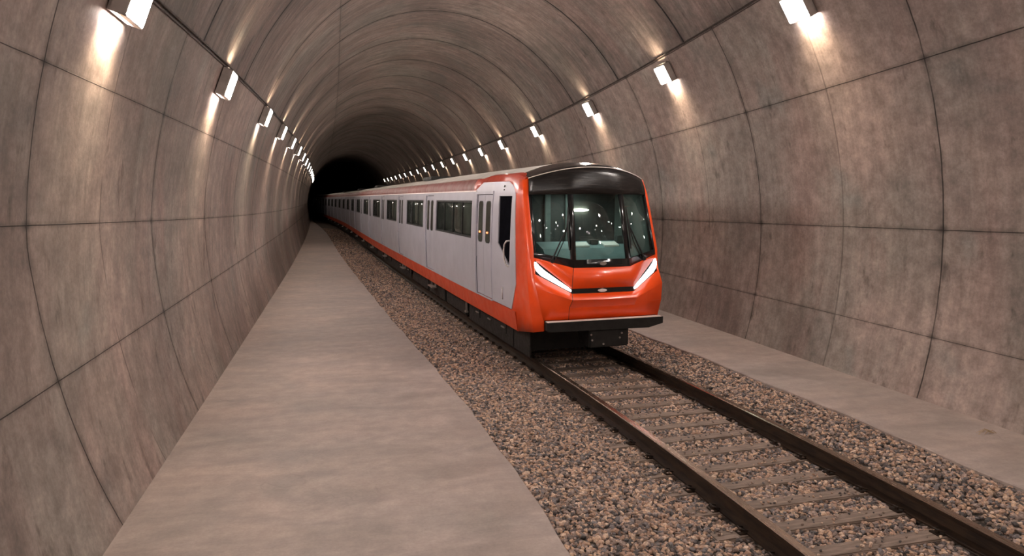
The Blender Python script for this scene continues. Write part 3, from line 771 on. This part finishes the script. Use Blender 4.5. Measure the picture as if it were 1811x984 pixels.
# small ledge of the brow
b = MB(); pts = [Vector((brow_s(w_), w_, brow_z(w_))) for w_ in np.linspace(-1.14, 1.14, 31)]
b.tube([p + Vector((-.004, 0, .004)) for p in pts], .009, 6); T(b, 'brow_lip', M['trim'], None, True)
# bumper bar, coupler box, bolts
b = MB(); poly = [(-1.09, .862), (1.17, .862), (1.17, .745), (.88, .675), (-1.04, .695), (-1.09, .72)]
b.prism(poly, lambda p: Vector((-.06, p[0], p[1])), lambda p: Vector((.35, p[0], p[1]))); T(b, 'bumper_bar', M['dark'])
b = MB(); b.box(-.068, .05, -1.08, 1.14, .862, .876, bev=.005); T(b, 'bumper_trim', M['trim'])
b = MB(); b.box(-.02, .50, -.27, .50, .36, .69, bev=.02); co = T(b, 'coupler_box', M['dark'])
for w_, z_ in ((-.24, .60), (-.22, .5), (.0, .42), (.32, .52), (.36, .6)):
    b = MB(); b.tube([(-.035, w_, z_), (-.02, w_, z_)], .018, 8); T(b, 'bolt', M['steel'], co)
# badges
b = MB(); b.add([], []); 
def oval(b, w, z, rw, rz, s, th): 
    n = 20; b.prism([(w+rw*math.cos(2*PI*i/n), z+rz*math.sin(2*PI*i/n)) for i in range(n)], lambda p: Vector((s, p[0], p[1])), lambda p: Vector((s-th, p[0], p[1])))
oval(b, .02, 1.855, .065, .032, .088, .02); T(b, 'round_badge', M['steel'])
b = MB(); oval(b, -.02, 1.385, .085, .026, .02, .025); T(b, 'strip_badge', M['trim'])
# wipers
def skin(w, z, off=.02):
    """front surface s at (w,z) between the windscreen rows"""
    a = abs(w); zs = [3.56, 3.08, 2.5, 1.93, 1.785, 1.43]; cs = [.45, .37, .23, .10, .07, .01]; ks = [.80, .70, .50, .34, .33, .30]
    c = np.interp(z, zs[::-1], cs[::-1]); k = np.interp(z, zs[::-1], ks[::-1]); t = max(0, (a-.52)/(1.19-.52)); return float(c + (k-c)*t) - off
for sd in (-1, 1):
    w0, z0 = sd*.90, 1.93
    b = MB(); tip = (sd*.60, 2.52)
    pts = [(w0 + (tip[0]-w0)*u, z0 + (tip[1]-z0)*u) for u in (0, .1, .5, 1)]; pts2 = [(p[0]+sd*.05*(1-i/3.), p[1]+.0) for i, p in enumerate(pts)]
    b.tube([(skin(*p, .03), p[0], p[1]) for p in pts], [.020, .016, .013, .012], 6); b.tube([(skin(*p, .03), p[0]-sd*.06, p[1]) for p in [(q[0], q[1]) for q in pts[:-1]]] + [(skin(*pts[-1], .03), pts[-1][0], pts[-1][1])], .009, 6)
    b.tube([(skin(w0, z0, .0), w0, z0-.02), (skin(w0, z0, .05), w0, z0-.02)], .035, 10)
    wa = T(b, 'wiper', M['rubber'])
    b = MB(); blade = [(sd*.60, 2.10), (sd*.60, 2.5), (sd*.565, 2.85)]
    b.tube([(skin(*p, .022), p[0], p[1]) for p in blade], [.012, .022, .010], 6); T(b, 'wiper_blade', M['rubber'], wa)

# ---- cab interior
b = MB(); b.box(1.92, 1.98, -1.18, 1.18, .9, 3.36); T(b, 'cab_bulkhead', M['cabin'])
b = MB(); b.box(.30, 1.92, -1.15, 1.15, .92, 1.0); T(b, 'cab_floor', M['cabin'])
b = MB(); b.box(.75, 1.92, -1.1, 1.1, 3.16, 3.22); T(b, 'cab_ceiling', M['cabin'])
b = MB(); b.prism([(.40, 1.90), (.62, 2.09), (.98, 2.20), (.98, 1.1), (.40, 1.1)], lambda p: Vector((p[0]+.0, -.92, p[1])), lambda p: Vector((p[0], .92, p[1])))
dk = T(b, 'driving_desk', M['dash'])
b = MB(); b.box(.78, .96, .08, .26, 2.13, 2.23, bev=.02); b.box(.80, .96, .66, .88, 2.13, 2.30, bev=.02); T(b, 'desk_console', M['cabin'], dk)
b = MB(); b.box(1.84, 1.9, .02, .17, 1.1, 3.1, bev=.01); b.box(1.84, 1.9, -.42, -.30, 1.1, 3.1, bev=.01); T(b, 'cab_locker', M['cabpale'])
b = MB(); b.box(1.2, 1.62, .15, .6, 1.55, 1.66, bev=.04); b.box(1.55, 1.67, .17, .58, 1.66, 2.25, bev=.05); b.tube([(1.4, .37, 1.0), (1.4, .37, 1.56)], .05, 8); T(b, 'driver_seat', M['cabin'])
b = MB(); n = 20; b.prism([(.20*math.cos(2*PI*i/n), .03*math.sin(2*PI*i/n)) for i in range(n)], lambda p: Vector((1.90, .33+p[0], 2.77+p[1])), lambda p: Vector((1.86, .33+p[0], 2.77+p[1]))); T(b, 'cab_lamp', M['cablamp'])
for w_, sh in ((-.13, .36), (.47, .33)):
    b = MB(); sl_ = .11/.36; b.box(.66, .84, w_-.15, w_+.15, .0, .030)
    for v in b.v: v.z += 2.095 + (v.x-.62)*sl_
    b.v = [tw(*v) + ROOT for v in b.v]; c = sum(b.v, Vector())/len(b.v); b.v = [v-c for v in b.v]
    o = b.build('paper_stack', M['paper']); o.location = c
    tag(o, 'white paper stack on the driving desk behind the %s' % ('left half of the centre windscreen' if w_ < 0 else 'right half of the centre windscreen'), 'paper', 'papers on the driving desk')

for sd in (-1, 1):
    b = MB(); b.prism([(.46, 1.0), (1.93, 1.0), (1.93, 3.18), (.84, 3.18), (.72, 2.9), (.42, 2.02)], lambda p: Vector((p[0], sd*1.165, p[1])), lambda p: Vector((p[0], sd*1.14, p[1]))); T(b, 'cab_side_lining', M['cabpale'])
cl = bpy.data.lights.new('cab_fill', 'AREA'); cl.shape = 'RECTANGLE'; cl.size = .5; cl.size_y = .8; cl.energy = 7; cl.color = (.95, 1, .93)  # unseen fill added to brighten the cab interior
co_ = link(bpy.data.objects.new('cab_fill', cl)); co_.parent = train; co_.location = tw(1.15, 0, 3.10)
# ---- underframe, bogies, wheels
b = MB(); sweep(b, [(-1.12, .56), (1.12, .56), (1.12, .95), (-1.12, .95)], 1.25, L_TR); T(b, 'underframe', M['dark'])
for k, s0 in enumerate([2.0, 14.2, 19.2, 31.4, 36.4, 48.6, 53.6]):
    b = MB()
    for sd in (-1, 1):
        b.box(s0-.2, s0+2.9, sd*1.0-.06, sd*1.0+.06, .30, .50, bev=.02); b.box(s0+.9, s0+1.8, sd*1.03-.08, sd*1.03+.08, .22, .60, bev=.03)
        for q in (.35, 2.35): b.box(s0+q-.18, s0+q+.18, sd*1.06-.07, sd*1.06+.07, .24, .56, bev=.02)
    b.box(s0+1.1, s0+1.6, -1., 1., .34, .46)
    bo = T(b, 'bogie', M['dark'])
    for q in (.35, 2.35):
        for sd in (-1, 1):
            w = MB(); w.tube([(s0+q, sd*(RG-.03), .42), (s0+q, sd*(RG+.06), .42)], .42, 28); w.tube([(s0+q, sd*(RG+.06), .42), (s0+q, sd*(RG+.10), .42)], .12, 16); T(w, 'wheel', M['rail'], bo)
    if k < 2:
        for q in (.35, 1.35, 2.35):
            st = MB(); st.box(s0+q-.12, s0+q+.12, -1.155, -1.13, .36, .39, bev=.005); T(st, 'axle_plate', M['steel'], bo)
for s0, ln in [(5.6, 2.3), (8.1, 2.4), (10.7, 3.0), (22.6, 2.8), (25.6, 2.6), (28.4, 2.6), (40, 3.9), (44.1, 4.2), (57, 6), (63.3, 8), (71.5, 9), (81, 10)]:
    b = MB(); b.box(s0, s0+ln, -1.10, -.3, .08, .60, bev=.03)
    for q in range(int(ln/.4)): b.box(s0+.12+q*.4, s0+.3+q*.4, -1.095, -1.07, .30, .54, bev=.008)
    T(b, 'equipment_box', M['dark'])
for q0, q1 in ((.75, 1.7), (1.75, 5.2)):  # dark plates added to keep the space below the train black
    b = MB()
    b.box(q0, q1, -1.115, -1.085, .07, .58, bev=.01)
    b.box(max(q0, 1.2), max(q0, 1.2)+.05, -1.08, .50, .10, .62); T(b, 'shade_plate', M['dark'])
for q0 in (14.0, 31.2, 48.4):  # dark plates added for the under-train shade farther back
    b = MB(); b.box(q0, q0+8.3, -1.115, -1.095, .08, .56); T(b, 'shade_plate', M['dark'])
b = MB(); b.box(5.35, 5.43, -1.15, -1.11, .22, .56, bev=.006); b.box(5.34, 5.46, -1.17, -1.10, .20, .25, bev=.006); T(b, 'sand_pipe', M['steel'])

# ------------------------------------------------------------------ dry twig on the kerb
b = MB(); random.seed(3)
for i in range(9):
    a = random.uniform(-.5, .7); l = random.uniform(.10, .24); x0 = random.uniform(-.03, .03)
    b.tube([(x0, 0, .012), (x0+l*.5*math.cos(a), l*.5*math.sin(a), .03+random.uniform(0, .03)), (x0+l*math.cos(a+.2), l*math.sin(a+.2), .008)], [.004, .003, .002], 5)
o = b.build('dry_twig', M['twig'], fix=False); o.location = (8.06, 6.97, 0); o.rotation_euler.z = 2.6
tag(o, 'small tuft of dry straw lying on the right concrete kerb', 'twig')

# ------------------------------------------------------------------ world, camera, view
w = bpy.data.worlds.new('world'); scn.world = w; w.use_nodes = True
w.node_tree.nodes['Background'].inputs[0].default_value = (.9, .75, .65, 1); w.node_tree.nodes['Background'].inputs[1].default_value = 0.0
cd = bpy.data.cameras.new('camera'); cam = link(bpy.data.objects.new('camera', cd)); cam.location = (0, 0, 3)
cam.rotation_euler = (PI/2 - .1132, 0, -.2395); cd.sensor_width = 36; cd.lens = 36*1236.59/1811; cd.clip_end = 500; cd.clip_start = .05
scn.camera = cam
vs = scn.view_settings; vs.view_transform = 'Standard'; vs.look = 'None'; vs.gamma = 1; vs.use_curve_mapping = False; vs.exposure = 0.68
